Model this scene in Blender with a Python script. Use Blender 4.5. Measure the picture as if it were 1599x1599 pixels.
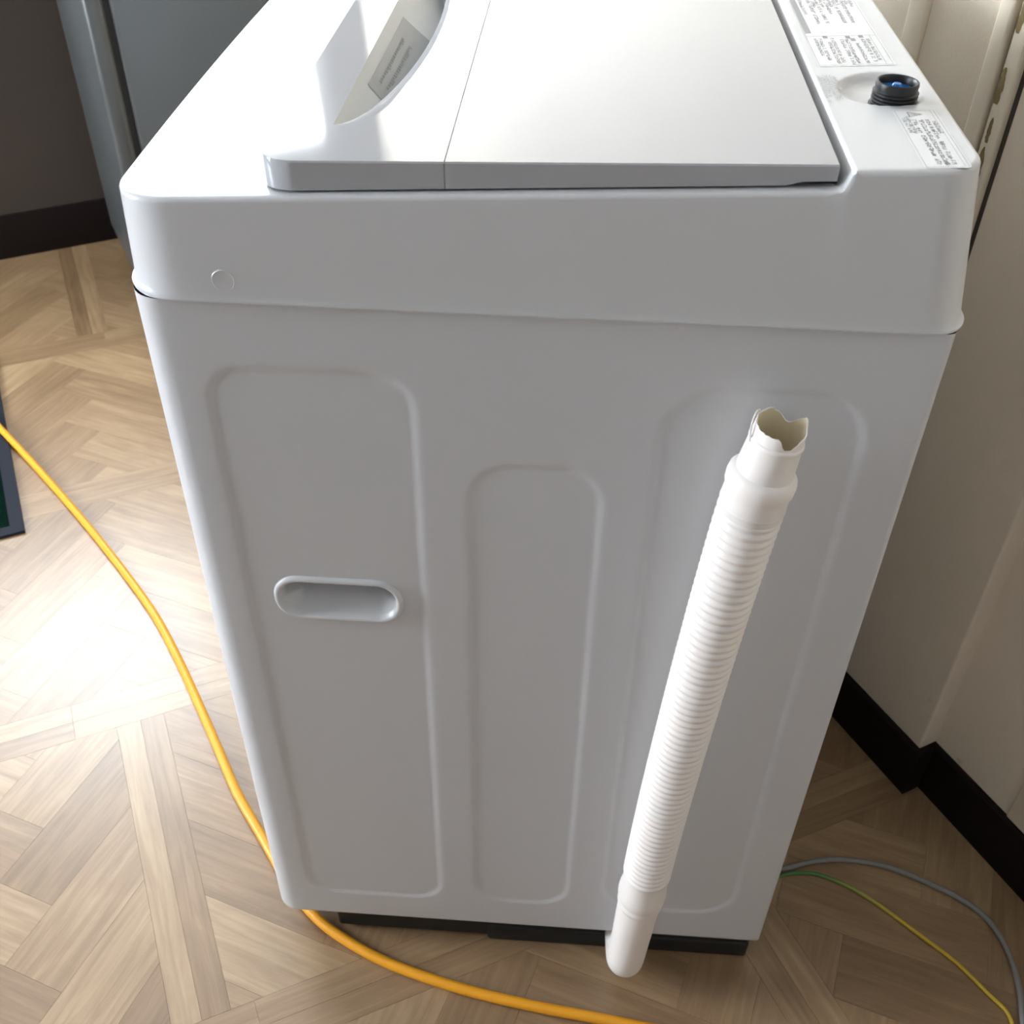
import bpy, bmesh, math, random
from mathutils import Vector, Matrix

for o in list(bpy.data.objects):
    bpy.data.objects.remove(o)
S = bpy.context.scene
COL = S.collection

# ------------------------------------------------------------------ camera
F_PX = 1661.5
CAM = Vector((0.291, -0.624, 1.212))
RIGHT = Vector((0.998, 0.066, 0.013))
DOWN = Vector((0.052, -0.646, -0.762))
FWD = Vector((-0.042, 0.760, -0.648))
FWD.normalize()
RIGHT = (RIGHT - FWD * RIGHT.dot(FWD)).normalized()
DOWN = FWD.cross(RIGHT).normalized()
cd = bpy.data.cameras.new('camera')
cam = bpy.data.objects.new('camera', cd)
COL.objects.link(cam)
cam.matrix_world = Matrix(((RIGHT.x, -DOWN.x, -FWD.x, CAM.x), (RIGHT.y, -DOWN.y, -FWD.y, CAM.y),
                           (RIGHT.z, -DOWN.z, -FWD.z, CAM.z), (0, 0, 0, 1)))
cd.sensor_width = 36
cd.lens = F_PX / 1599 * 36
cd.clip_start = 0.02
cd.dof.use_dof = True
cd.dof.focus_distance = 0.86
cd.dof.aperture_fstop = 14
S.camera = cam

# room axes: e1 runs towards the right wall, e2 towards the far wall
A30 = math.radians(30)
E1 = Vector((math.cos(A30), math.sin(A30), 0))
E2 = Vector((-math.sin(A30), math.cos(A30), 0))
ROOM = Matrix.Rotation(A30, 4, 'Z')
S_LEFT, S_RIGHT, U_FAR, U_NEAR, CEIL = -1.95, 0.806, 1.955, -2.3, 2.4
WIN_FAR = (-0.68, 0.72, 1.14, 1.78)      # s0, s1, z0, z1 of the far window
WIN_LEFT = (0.68, 1.50, 0.50, 1.80)      # u0, u1, z0, z1 of the left window

# ------------------------------------------------------------------ light
W = bpy.data.worlds.new('overcast_sky')
S.world = W
W.use_nodes = True
bg = W.node_tree.nodes['Background']
bg.inputs['Color'].default_value = (0.84, 0.925, 1.0, 1)
bg.inputs['Strength'].default_value = 36.0


def portal(name, centre, size, normal):
    d = bpy.data.lights.new(name, 'AREA')
    d.shape = 'RECTANGLE'
    d.size, d.size_y = size
    d.cycles.is_portal = True
    o = bpy.data.objects.new(name, d)
    COL.objects.link(o)
    o.location = ROOM @ Vector(centre)
    n = (ROOM @ Vector(normal)).normalized()
    o.rotation_euler = n.to_track_quat('-Z', 'Y').to_euler()
    return o


portal('far_window_daylight', ((WIN_FAR[0] + WIN_FAR[1]) / 2, U_FAR + 0.11, (WIN_FAR[2] + WIN_FAR[3]) / 2),
       (WIN_FAR[1] - WIN_FAR[0], WIN_FAR[3] - WIN_FAR[2]), (0, -1, 0))
portal('left_window_daylight', (S_LEFT - 0.11, (WIN_LEFT[0] + WIN_LEFT[1]) / 2, (WIN_LEFT[2] + WIN_LEFT[3]) / 2),
       (WIN_LEFT[3] - WIN_LEFT[2], WIN_LEFT[1] - WIN_LEFT[0]), (1, 0, 0))
S.view_settings.view_transform = 'Standard'
S.view_settings.look = 'None'
S.view_settings.gamma = 1
S.view_settings.exposure = 0.12
S.view_settings.use_curve_mapping = False


# ------------------------------------------------------------------ materials
def srgb(r, g, b):
    f = lambda c: (c / 255 / 12.92) if c / 255 <= 0.04045 else ((c / 255 + 0.055) / 1.055) ** 2.4
    return (f(r), f(g), f(b), 1)


def mat(name, color, rough=0.5, metal=0.0, noise=0.0, nscale=20.0, bump=0.0, bscale=200.0, spec=0.5):
    m = bpy.data.materials.new(name)
    m.use_nodes = True
    nt = m.node_tree
    b = nt.nodes['Principled BSDF']
    b.inputs['Base Color'].default_value = color
    b.inputs['Roughness'].default_value = rough
    b.inputs['Metallic'].default_value = metal
    b.inputs['Specular IOR Level'].default_value = spec
    tc = nt.nodes.new('ShaderNodeTexCoord')
    if noise:
        n = nt.nodes.new('ShaderNodeTexNoise')
        n.inputs['Scale'].default_value = nscale
        n.inputs['Detail'].default_value = 5
        nt.links.new(tc.outputs['Object'], n.inputs['Vector'])
        mx = nt.nodes.new('ShaderNodeMix')
        mx.data_type = 'RGBA'
        mx.inputs[6].default_value = [c * (1 - noise) for c in color[:3]] + [1]
        mx.inputs[7].default_value = [min(1, c * (1 + noise)) for c in color[:3]] + [1]
        nt.links.new(n.outputs['Fac'], mx.inputs[0])
        nt.links.new(mx.outputs[2], b.inputs['Base Color'])
    if bump:
        n2 = nt.nodes.new('ShaderNodeTexNoise')
        n2.inputs['Scale'].default_value = bscale
        n2.inputs['Detail'].default_value = 2
        nt.links.new(tc.outputs['Object'], n2.inputs['Vector'])
        bp = nt.nodes.new('ShaderNodeBump')
        bp.inputs['Strength'].default_value = bump
        bp.inputs['Distance'].default_value = 0.001
        nt.links.new(n2.outputs['Fac'], bp.inputs['Height'])
        nt.links.new(bp.outputs['Normal'], b.inputs['Normal'])
    return m


M = {}
M['steel'] = mat('painted_white_steel', (0.62, 0.625, 0.645, 1), 0.34, bump=0.03, bscale=260)
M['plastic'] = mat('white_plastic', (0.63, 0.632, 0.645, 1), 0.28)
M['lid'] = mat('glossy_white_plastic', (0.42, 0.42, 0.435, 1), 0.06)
M['black'] = mat('black_plastic', (0.006, 0.006, 0.006, 1), 0.6)
M['thread'] = mat('black_threaded_plastic', (0.012, 0.012, 0.013, 1), 0.4)
M['blue'] = mat('blue_filter_mesh', (0.01, 0.16, 0.50, 1), 0.25, noise=0.4, nscale=300)
M['hose'] = mat('ivory_hose_plastic', (0.92, 0.86, 0.82, 1), 0.42)
_h = M['hose'].node_tree.nodes['Principled BSDF']
_h.inputs['Subsurface Weight'].default_value = 0.2
_h.inputs['Subsurface Radius'].default_value = (0.012, 0.010, 0.008)
_h.inputs['Subsurface Scale'].default_value = 0.5
M['hose_in'] = mat('cream_hose_inside', (0.80, 0.70, 0.50, 1), 0.6)
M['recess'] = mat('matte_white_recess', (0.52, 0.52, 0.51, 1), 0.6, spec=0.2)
M['sticker'] = mat('pale_sticker', (0.72, 0.72, 0.73, 1), 0.28)
M['ink'] = mat('grey_ink', (0.30, 0.30, 0.31, 1), 0.5)
M['inkpale'] = mat('pale_grey_ink', (0.46, 0.46, 0.47, 1), 0.5)
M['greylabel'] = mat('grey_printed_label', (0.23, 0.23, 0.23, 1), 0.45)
M['greyink'] = mat('dark_label_ink', (0.15, 0.15, 0.15, 1), 0.5)
M['orange'] = mat('orange_cable_sheath', (0.78, 0.33, 0.012, 1), 0.42, noise=0.05, nscale=30)
M['greycable'] = mat('grey_cable_sheath', (0.24, 0.23, 0.22, 1), 0.5, spec=0.3)
M['board'] = mat('dark_brown_skirting', (0.011, 0.007, 0.006, 1), 0.55, spec=0.1)
M['floorbase'] = mat('floor_underlay', (0.24, 0.155, 0.085, 1), 0.6)
M['ceil'] = mat('white_ceiling', (0.47, 0.47, 0.48, 1), 0.9)
M['fridge'] = mat('dark_grey_enamel', (0.09, 0.10, 0.105, 1), 0.3, noise=0.12, nscale=3)
M['fridgedoor'] = mat('grey_metal_edge', (0.085, 0.09, 0.09, 1), 0.35, metal=0.3)
M['matborder'] = mat('grey_rubber_border', (0.020, 0.022, 0.030, 1), 0.7, spec=0.1)
M['matpile'] = mat('dark_green_pile', (0.003, 0.011, 0.008, 1), 0.95, spec=0.0, noise=0.6, nscale=120, bump=0.8, bscale=500)
M['frame'] = mat('window_frame_aluminium', (0.35, 0.35, 0.36, 1), 0.4, metal=0.4)


def wall_mat(name, base, stain):
    m = mat(name, base, 0.62)
    nt = m.node_tree
    b = nt.nodes['Principled BSDF']
    tc = nt.nodes['Texture Coordinate']
    n = nt.nodes.new('ShaderNodeTexNoise')
    n.inputs['Scale'].default_value = 2.2
    n.inputs['Detail'].default_value = 6
    nt.links.new(tc.outputs['Object'], n.inputs['Vector'])
    r = nt.nodes.new('ShaderNodeValToRGB')
    r.color_ramp.elements[0].position = 0.35
    r.color_ramp.elements[0].color = [c * 0.90 for c in base[:3]] + [1]
    r.color_ramp.elements[1].position = 0.65
    r.color_ramp.elements[1].color = base
    nt.links.new(n.outputs['Fac'], r.inputs['Fac'])
    n2 = nt.nodes.new('ShaderNodeTexNoise')      # small dark specks and scuffs
    n2.inputs['Scale'].default_value = 16
    n2.inputs['Detail'].default_value = 3
    nt.links.new(tc.outputs['Object'], n2.inputs['Vector'])
    r2 = nt.nodes.new('ShaderNodeValToRGB')
    r2.color_ramp.elements[0].position = 0.69
    r2.color_ramp.elements[1].position = 0.78
    nt.links.new(n2.outputs['Fac'], r2.inputs['Fac'])
    mu = nt.nodes.new('ShaderNodeMath')
    mu.operation = 'MULTIPLY'
    mu.inputs[1].default_value = 0.5
    nt.links.new(r2.outputs['Color'], mu.inputs[0])
    mx = nt.nodes.new('ShaderNodeMix')
    mx.data_type = 'RGBA'
    mx.inputs[7].default_value = stain
    nt.links.new(mu.outputs[0], mx.inputs[0])
    nt.links.new(r.outputs['Color'], mx.inputs[6])
    nt.links.new(mx.outputs[2], b.inputs['Base Color'])
    bn = nt.nodes.new('ShaderNodeTexNoise')
    bn.inputs['Scale'].default_value = 350
    nt.links.new(tc.outputs['Object'], bn.inputs['Vector'])
    bp = nt.nodes.new('ShaderNodeBump')
    bp.inputs['Strength'].default_value = 0.25
    bp.inputs['Distance'].default_value = 0.001
    nt.links.new(bn.outputs['Fac'], bp.inputs['Height'])
    nt.links.new(bp.outputs['Normal'], b.inputs['Normal'])
    return m


M['wall'] = wall_mat('cream_wall', (0.84, 0.74, 0.60, 1), (0.30, 0.22, 0.13, 1))
M['wallfar'] = wall_mat('brown_wall', (0.055, 0.042, 0.034, 1), (0.04, 0.03, 0.022, 1))
M['wallfar'].node_tree.nodes['Principled BSDF'].inputs['Specular IOR Level'].default_value = 0.15
M['trim'] = mat('cream_painted_trim', (0.78, 0.69, 0.55, 1), 0.4, noise=0.06, nscale=9)
M['stain'] = mat('old_brown_glue', (0.40, 0.30, 0.14, 1), 0.6, noise=0.25, nscale=60)
M['gap'] = mat('dark_gap', (0.05, 0.04, 0.03, 1), 0.8)


def wood_mat():
    m = bpy.data.materials.new('wood_print_vinyl')
    m.use_nodes = True
    nt = m.node_tree
    b = nt.nodes['Principled BSDF']
    uv = nt.nodes.new('ShaderNodeUVMap')
    uv.uv_map = 'UVMap'
    at = nt.nodes.new('ShaderNodeAttribute')
    at.attribute_name = 'tone'
    mp = nt.nodes.new('ShaderNodeMapping')
    mp.inputs['Scale'].default_value = (7, 110, 1)
    nt.links.new(uv.outputs['UV'], mp.inputs['Vector'])
    n = nt.nodes.new('ShaderNodeTexNoise')
    n.inputs['Scale'].default_value = 1.0
    n.inputs['Detail'].default_value = 7
    n.inputs['Roughness'].default_value = 0.62
    n.inputs['Distortion'].default_value = 0.6
    nt.links.new(mp.outputs['Vector'], n.inputs['Vector'])
    mp2 = nt.nodes.new('ShaderNodeMapping')
    mp2.inputs['Scale'].default_value = (7, 22, 1)
    nt.links.new(uv.outputs['UV'], mp2.inputs['Vector'])
    n2 = nt.nodes.new('ShaderNodeTexNoise')
    n2.inputs['Scale'].default_value = 1.0
    n2.inputs['Detail'].default_value = 3
    n2.inputs['Distortion'].default_value = 1.2
    nt.links.new(mp2.outputs['Vector'], n2.inputs['Vector'])
    ramp = nt.nodes.new('ShaderNodeValToRGB')
    e = ramp.color_ramp.elements
    e[0].position, e[0].color = 0.0, (0.150, 0.085, 0.038, 1)
    e[1].position, e[1].color = 1.0, (0.43, 0.300, 0.166, 1)
    k = e.new(0.5)
    k.color = (0.275, 0.171, 0.088, 1)

    def math_(op, a, bv):
        q = nt.nodes.new('ShaderNodeMath')
        q.operation = op
        nt.links.new(a, q.inputs[0])
        if isinstance(bv, float):
            q.inputs[1].default_value = bv
        else:
            nt.links.new(bv, q.inputs[1])
        return q.outputs[0]
    g = math_('MULTIPLY', math_('SUBTRACT', n.outputs['Fac'], 0.5), 1.05)
    h = math_('MULTIPLY', math_('SUBTRACT', n2.outputs['Fac'], 0.5), 0.55)
    f = math_('ADD', math_('ADD', at.outputs['Fac'], g), h)
    nt.links.new(f, ramp.inputs['Fac'])
    nt.links.new(ramp.outputs['Color'], b.inputs['Base Color'])
    b.inputs['Roughness'].default_value = 0.36
    b.inputs['Specular IOR Level'].default_value = 0.9
    bp = nt.nodes.new('ShaderNodeBump')
    bp.inputs['Strength'].default_value = 0.25
    bp.inputs['Distance'].default_value = 0.0006
    nt.links.new(n.outputs['Fac'], bp.inputs['Height'])
    nt.links.new(bp.outputs['Normal'], b.inputs['Normal'])
    return m


M['wood'] = wood_mat()


def earth_mat():
    """green / yellow earth wire: green where it leaves the machine, yellow further on"""
    m = mat('green_yellow_sheath', (0.55, 0.36, 0.02, 1), 0.42)
    nt = m.node_tree
    b = nt.nodes['Principled BSDF']
    uv = nt.nodes.new('ShaderNodeUVMap')
    uv.uv_map = 'UVMap'
    sp = nt.nodes.new('ShaderNodeSeparateXYZ')
    nt.links.new(uv.outputs['UV'], sp.inputs[0])
    r = nt.nodes.new('ShaderNodeValToRGB')
    e = r.color_ramp.elements
    e[0].position, e[0].color = 0.0, (0.03, 0.11, 0.035, 1)
    e[1].position, e[1].color = 0.20, (0.62, 0.41, 0.03, 1)
    k = e.new(0.08)
    k.color = (0.07, 0.22, 0.06, 1)
    k = e.new(0.14)
    k.color = (0.36, 0.36, 0.06, 1)
    nt.links.new(sp.outputs['X'], r.inputs['Fac'])
    nt.links.new(r.outputs['Color'], b.inputs['Base Color'])
    return m


M['earth'] = earth_mat()


# ------------------------------------------------------------------ helpers
def obj(name, bm, material, parent=None, smooth=True, angle=35, mw=None):
    me = bpy.data.meshes.new(name)
    bm.normal_update()
    bm.to_mesh(me)
    bm.free()
    if material:
        me.materials.append(material)
    if smooth:
        me.polygons.foreach_set('use_smooth', [True] * len(me.polygons))
        me.set_sharp_from_angle(angle=math.radians(angle))
    o = bpy.data.objects.new(name, me)
    COL.objects.link(o)
    if mw is not None:
        o.matrix_world = mw
    if parent:
        o.parent = parent
    return o


def empty(name, loc, rz=0.0):
    o = bpy.data.objects.new(name, None)
    COL.objects.link(o)
    o.location = loc
    o.rotation_euler = (0, 0, rz)
    o.empty_display_size = 0.05
    return o


def tag(o, label=None, cat=None, group=None, kind=None):
    for k, v in (('label', label), ('category', cat), ('group', group), ('kind', kind)):
        if v:
            o[k] = v
    return o


def add_box(bm, x0, x1, y0, y1, z0, z1, bevel=0.0):
    b2 = bmesh.new()
    bmesh.ops.create_cube(b2, size=1)
    for v in b2.verts:
        v.co = Vector(((x0 + x1) / 2 + v.co.x * (x1 - x0), (y0 + y1) / 2 + v.co.y * (y1 - y0), (z0 + z1) / 2 + v.co.z * (z1 - z0)))
    if bevel:
        bmesh.ops.bevel(b2, geom=list(b2.edges), offset=bevel, segments=3, profile=0.5, affect='EDGES')
    vm = {v: bm.verts.new(v.co) for v in b2.verts}
    for f in b2.faces:
        bm.faces.new([vm[v] for v in f.verts])
    b2.free()


def box_bm(*a, **k):
    bm = bmesh.new()
    add_box(bm, *a, **k)
    return bm


def catmull(P, n):
    out = []
    P = [Vector(p) for p in P]
    Q = [P[0] * 2 - P[1]] + P + [P[-1] * 2 - P[-2]]
    for i in range(1, len(Q) - 2):
        p0, p1, p2, p3 = Q[i - 1:i + 3]
        for k in range(n):
            t = k / n
            out.append(0.5 * ((2 * p1) + (p2 - p0) * t + (2 * p0 - 5 * p1 + 4 * p2 - p3) * t * t + (3 * p1 - p0 - 3 * p2 + p3) * t ** 3))
    out.append(P[-1])
    return out


def tube_bm(pts, radii, seg=16, cap0=True, cap1=True, ref=Vector((1, 0, 0))):
    """swept circle; radii may be a number or a list; UV x runs along the tube"""
    bm = bmesh.new()
    uvl = bm.loops.layers.uv.new('UVMap')
    n = len(pts)
    pts = [Vector(p) for p in pts]
    if not isinstance(radii, (list, tuple)):
        radii = [radii] * n
    rings, L = [], [0.0]
    for i in range(1, n):
        L.append(L[-1] + (pts[i] - pts[i - 1]).length)
    N = ref
    for i in range(n):
        t = (pts[min(i + 1, n - 1)] - pts[max(i - 1, 0)])
        if t.length < 1e-9:
            t = Vector((0, 0, 1))
        t.normalize()
        N = (N - t * N.dot(t))
        if N.length < 1e-6:
            N = t.orthogonal()
        N.normalize()
        B = t.cross(N)
        rings.append([bm.verts.new(pts[i] + (N * math.cos(2 * math.pi * k / seg) + B * math.sin(2 * math.pi * k / seg)) * radii[i]) for k in range(seg)])
    for i in range(n - 1):
        for k in range(seg):
            k2 = (k + 1) % seg
            f = bm.faces.new((rings[i][k], rings[i][k2], rings[i + 1][k2], rings[i + 1][k]))
            us = (L[i] / L[-1], L[i] / L[-1], L[i + 1] / L[-1], L[i + 1] / L[-1])
            for lp, u in zip(f.loops, us):
                lp[uvl].uv = (u, k / seg)
    if cap0:
        bm.faces.new(rings[0][::-1])
    if cap1:
        bm.faces.new(rings[-1])
    return bm


def sstep(a, b, x):
    t = max(0.0, min(1.0, (x - a) / (b - a)))
    return t * t * (3 - 2 * t)


def rr_sdf(x, z, cx, cz, hx, hz, r):
    qx, qz = abs(x - cx) - (hx - r), abs(z - cz) - (hz - r)
    return math.hypot(max(qx, 0), max(qz, 0)) + min(max(qx, qz), 0) - r


def project(w):
    q = Vector(w) - CAM
    d = q.dot(FWD)
    if d < 0.05:
        return None
    return (799.5 + F_PX * q.dot(RIGHT) / d, 799.5 + F_PX * q.dot(DOWN) / d)


# ------------------------------------------------------------------ room shell (room coordinates: x = s, y = u)
def room_obj(name, bm, m, parent=None, smooth=True):
    for v in bm.verts:
        v.co = ROOM @ v.co
    return obj(name, bm, m, parent, smooth)


def structure(o):
    o['kind'] = 'structure'
    return o


T = 0.12
bm = bmesh.new()
add_box(bm, S_LEFT - T, S_RIGHT + T + 0.04, U_NEAR - T, U_FAR + T, -0.06, -0.0014)
FLOOR = structure(room_obj('floor', bm, M['floorbase']))
bm = bmesh.new()
add_box(bm, S_LEFT - T, S_RIGHT + T + 0.04, U_NEAR - T, U_FAR + T, CEIL, CEIL + 0.06)
structure(room_obj('ceiling', bm, M['ceil']))


def wall_with_hole(name, axis, p0, p1, a0, a1, hole, m):
    """axis 'u': wall at constant u (p0..p1 thick) spanning s a0..a1; axis 's': constant s spanning u"""
    h0, h1, z0, z1 = hole
    bm = bmesh.new()
    for (b0, b1, c0, c1) in ((a0, h0, 0, CEIL), (h1, a1, 0, CEIL), (h0, h1, 0, z0), (h0, h1, z1, CEIL)):
        if b1 - b0 < 1e-4 or c1 - c0 < 1e-4:
            continue
        if axis == 'u':
            add_box(bm, b0, b1, p0, p1, c0, c1)
        else:
            add_box(bm, p0, p1, b0, b1, c0, c1)
    return structure(room_obj(name, bm, m))


wall_with_hole('wall_far', 'u', U_FAR, U_FAR + T, S_LEFT - T, S_RIGHT + T, WIN_FAR, M['wallfar'])
wall_with_hole('wall_left', 's', S_LEFT - T, S_LEFT, U_NEAR, U_FAR, WIN_LEFT, M['ceil'])
bm = bmesh.new()
add_box(bm, S_LEFT, S_RIGHT + T, U_NEAR - T, U_NEAR, 0, CEIL)
structure(room_obj('wall_near', bm, M['ceil']))
# right wall: the far stretch stands 27 mm proud of the near stretch
JOG = -0.160
bm = bmesh.new()
add_box(bm, S_RIGHT, S_RIGHT + T, JOG, U_FAR, 0, CEIL, bevel=0.004)
add_box(bm, S_RIGHT + 0.027, S_RIGHT + T, U_NEAR, JOG + 0.01, 0, CEIL)
WALLR = structure(room_obj('wall_right', bm, M['wall']))

# window frames (the openings themselves are out of view; they let the daylight in)
def window_frame(name, rects):
    bm = bmesh.new()
    for r in rects:
        add_box(bm, *r, bevel=0.004)
    return structure(room_obj(name, bm, M['frame']))


s0, s1, z0, z1 = WIN_FAR
fr = [(s0, s1, U_FAR + 0.03, U_FAR + 0.08, z0, z0 + 0.045), (s0, s1, U_FAR + 0.03, U_FAR + 0.08, z1 - 0.045, z1)]
for c in (s0 + 0.02, -0.40, s1 - 0.02):
    fr.append((c - 0.025, c + 0.025, U_FAR + 0.03, U_FAR + 0.08, z0, z1))
window_frame('window_1', fr)
u0, u1, z0, z1 = WIN_LEFT
fr = [(S_LEFT - 0.08, S_LEFT - 0.03, u0, u1, z0, z0 + 0.05), (S_LEFT - 0.08, S_LEFT - 0.03, u0, u1, z1 - 0.05, z1)]
for c in (u0 + 0.02, u1 - 0.02):
    fr.append((S_LEFT - 0.08, S_LEFT - 0.03, c - 0.025, c + 0.025, z0, z1))
window_frame('window_2', fr)
# skirting boards, following the step in the right wall
BH, BT = 0.088, 0.007
bm = bmesh.new()
SR = S_RIGHT
prof = [(SR - BT, U_FAR), (SR - BT, JOG - BT), (SR + 0.027 - BT, JOG - BT), (SR + 0.027 - BT, U_NEAR)]
back = [(SR, U_FAR), (SR, JOG), (SR + 0.027, JOG), (SR + 0.027, U_NEAR)]
vs = []
for (a, b) in zip(prof, back):
    # slight flare at the foot, rounded top
    vs.append([bm.verts.new((a[0], a[1], -0.003)), bm.verts.new((a[0], a[1], BH - 0.004)),
               bm.verts.new((a[0] * 0.6 + b[0] * 0.4, a[1] * 0.6 + b[1] * 0.4, BH - 0.0008)), bm.verts.new((b[0], b[1], BH))])
for i in range(3):
    for k in range(3):
        bm.faces.new((vs[i][k], vs[i + 1][k], vs[i + 1][k + 1], vs[i][k + 1]))
bmesh.ops.recalc_face_normals(bm, faces=bm.faces)
structure(room_obj('baseboard_right', bm, M['board']))
bm = bmesh.new()
add_box(bm, S_LEFT, S_RIGHT - BT, U_FAR - BT, U_FAR + 0.001, -0.003, 0.105, bevel=0.002)
structure(room_obj('baseboard_far', bm, M['board']))

# vertical trims on the right wall
bm = bmesh.new()       # door-frame post with a groove, and dark gap on its near side
add_box(bm, SR - 0.009, SR + 0.002, 0.004, 0.0215, BH + 0.001, CEIL, bevel=0.0025)
add_box(bm, SR - 0.012, SR + 0.002, 0.0255, 0.043, BH + 0.001, CEIL, bevel=0.003)
TRIM1 = structure(room_obj('trim_1', bm, M['trim']))
bm = bmesh.new()
add_box(bm, SR - 0.0012, SR + 0.002, -0.0005, 0.004, BH + 0.001, CEIL)
room_obj('dark_gap', bm, M['gap'], TRIM1)
rnd = random.Random(5)
bm = bmesh.new()       # brown glue marks running down the post
for (uc, za, zb, w0, w1) in ((0.0170, 0.862, 0.895, 0.0032, 0.0040), (0.0145, 0.826, 0.850, 0.0018, 0.0030), (0.0140, 0.780, 0.822, 0.0026, 0.0056),
                             (0.0165, 0.925, 0.965, 0.0020, 0.0042), (0.0120, 0.735, 0.777, 0.0030, 0.0020)):
    lft, rgt = [], []
    for k in range(11):
        t = k / 10
        w = (w1 + (w0 - w1) * t) * (0.35 + 0.65 * math.sin(math.pi * min(1, max(0.04, t))) ** 0.35)
        zz = za + (zb - za) * t
        lft.append((uc - w * rnd.uniform(0.6, 1.15), zz))
        rgt.append((uc + w * rnd.uniform(0.6, 1.15), zz))
    bm.faces.new([bm.verts.new((SR - 0.0093, p[0], p[1])) for p in rgt + lft[::-1]])
bmesh.ops.solidify(bm, geom=bm.faces[:], thickness=0.0003)
room_obj('glue_mark', bm, M['stain'], TRIM1)
bm = bmesh.new()
add_box(bm, SR - 0.006, SR + 0.002, 0.132, 0.158, BH + 0.001, CEIL, bevel=0.0035)
structure(room_obj('trim_2', bm, M['trim']))
bm = bmesh.new()
add_box(bm, SR + 0.0225, SR + 0.03, -0.36, -0.284, BH + 0.001, CEIL, bevel=0.003)
structure(room_obj('trim_3', bm, M['trim']))

# ------------------------------------------------------------------ floor planks
PH = math.radians(27)
F1 = Vector((math.cos(PH), math.sin(PH)))
F2 = Vector((-math.sin(PH), math.cos(PH)))


def clip_half(poly, n, d):
    """keep points with n.p <= d"""
    out = []
    for i in range(len(poly)):
        a, b = poly[i], poly[(i + 1) % len(poly)]
        da, db = n[0] * a[0] + n[1] * a[1] - d, n[0] * b[0] + n[1] * b[1] - d
        if da <= 0:
            out.append(a)
        if (da < 0 < db) or (db < 0 < da):
            t = da / (da - db)
            out.append((a[0] + (b[0] - a[0]) * t, a[1] + (b[1] - a[1]) * t))
    return out


def clip_rect(poly, a0, a1, b0, b1):
    for n, d in (((1, 0), a1), ((-1, 0), -a0), ((0, 1), b1), ((0, -1), -b0)):
        poly = clip_half(poly, n, d)
        if len(poly) < 3:
            return []
    return poly


def area(p):
    return abs(sum(p[i][0] * p[(i + 1) % len(p)][1] - p[(i + 1) % len(p)][0] * p[i][1] for i in range(len(p)))) / 2


def inset(p, g):
    c = (sum(q[0] for q in p) / len(p), sum(q[1] for q in p) / len(p))
    # clip against every edge moved inwards
    sgn = 1 if sum(p[i][0] * p[(i + 1) % len(p)][1] - p[(i + 1) % len(p)][0] * p[i][1] for i in range(len(p))) > 0 else -1
    out = list(p)
    for i in range(len(p)):
        a, b = p[i], p[(i + 1) % len(p)]
        dx, dy = b[0] - a[0], b[1] - a[1]
        l = math.hypot(dx, dy)
        if l < 1e-6:
            continue
        n = (dy / l * sgn, -dx / l * sgn)
        out = clip_half(out, n, n[0] * a[0] + n[1] * a[1] - g)
        if len(out) < 3:
            return []
    return out


rnd = random.Random(11)
PIECES = []                                     # (polygon in pattern coordinates, grain angle, tone)
PB, B0, HW = 0.523, 0.428, 0.0325               # band pitch, one band's centre, half width of a double band
PA = 0.62
ROWOFF = {-1: 0.522, 0: -0.117, 1: 0.20, 2: 0.23, 3: -0.054}
AMIN, AMAX, BMIN, BMAX = -2.0, 1.6, -2.4, 2.6
kmin, kmax = int(math.floor((BMIN - B0) / PB)), int(math.ceil((BMAX - B0) / PB))
for k in range(kmin, kmax + 1):                 # bands along F1: two strips each
    bc = B0 + PB * k
    for half, (lo, hi) in enumerate(((bc - HW, bc), (bc, bc + HW))):
        a = AMIN - 0.2 + rnd.uniform(0, 0.3)
        joints = [a]
        while a < AMAX:
            a += 0.47
            joints.append(a)
        if k == 0:
            joints = [-0.205 + 0.47 * i for i in range(-5, 5)]
        if k == -1:
            joints = [-0.058 + 0.47 * i for i in range(-5, 5)]
        for a, b in zip(joints, joints[1:]):
            PIECES.append(([(a, lo), (b, lo), (b, hi), (a, hi)], 0.0, rnd.choice((0.42, 0.5, 0.55, 0.66))))
WD, LD = 0.082, 0.246
r2 = math.sqrt(0.5)
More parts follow.
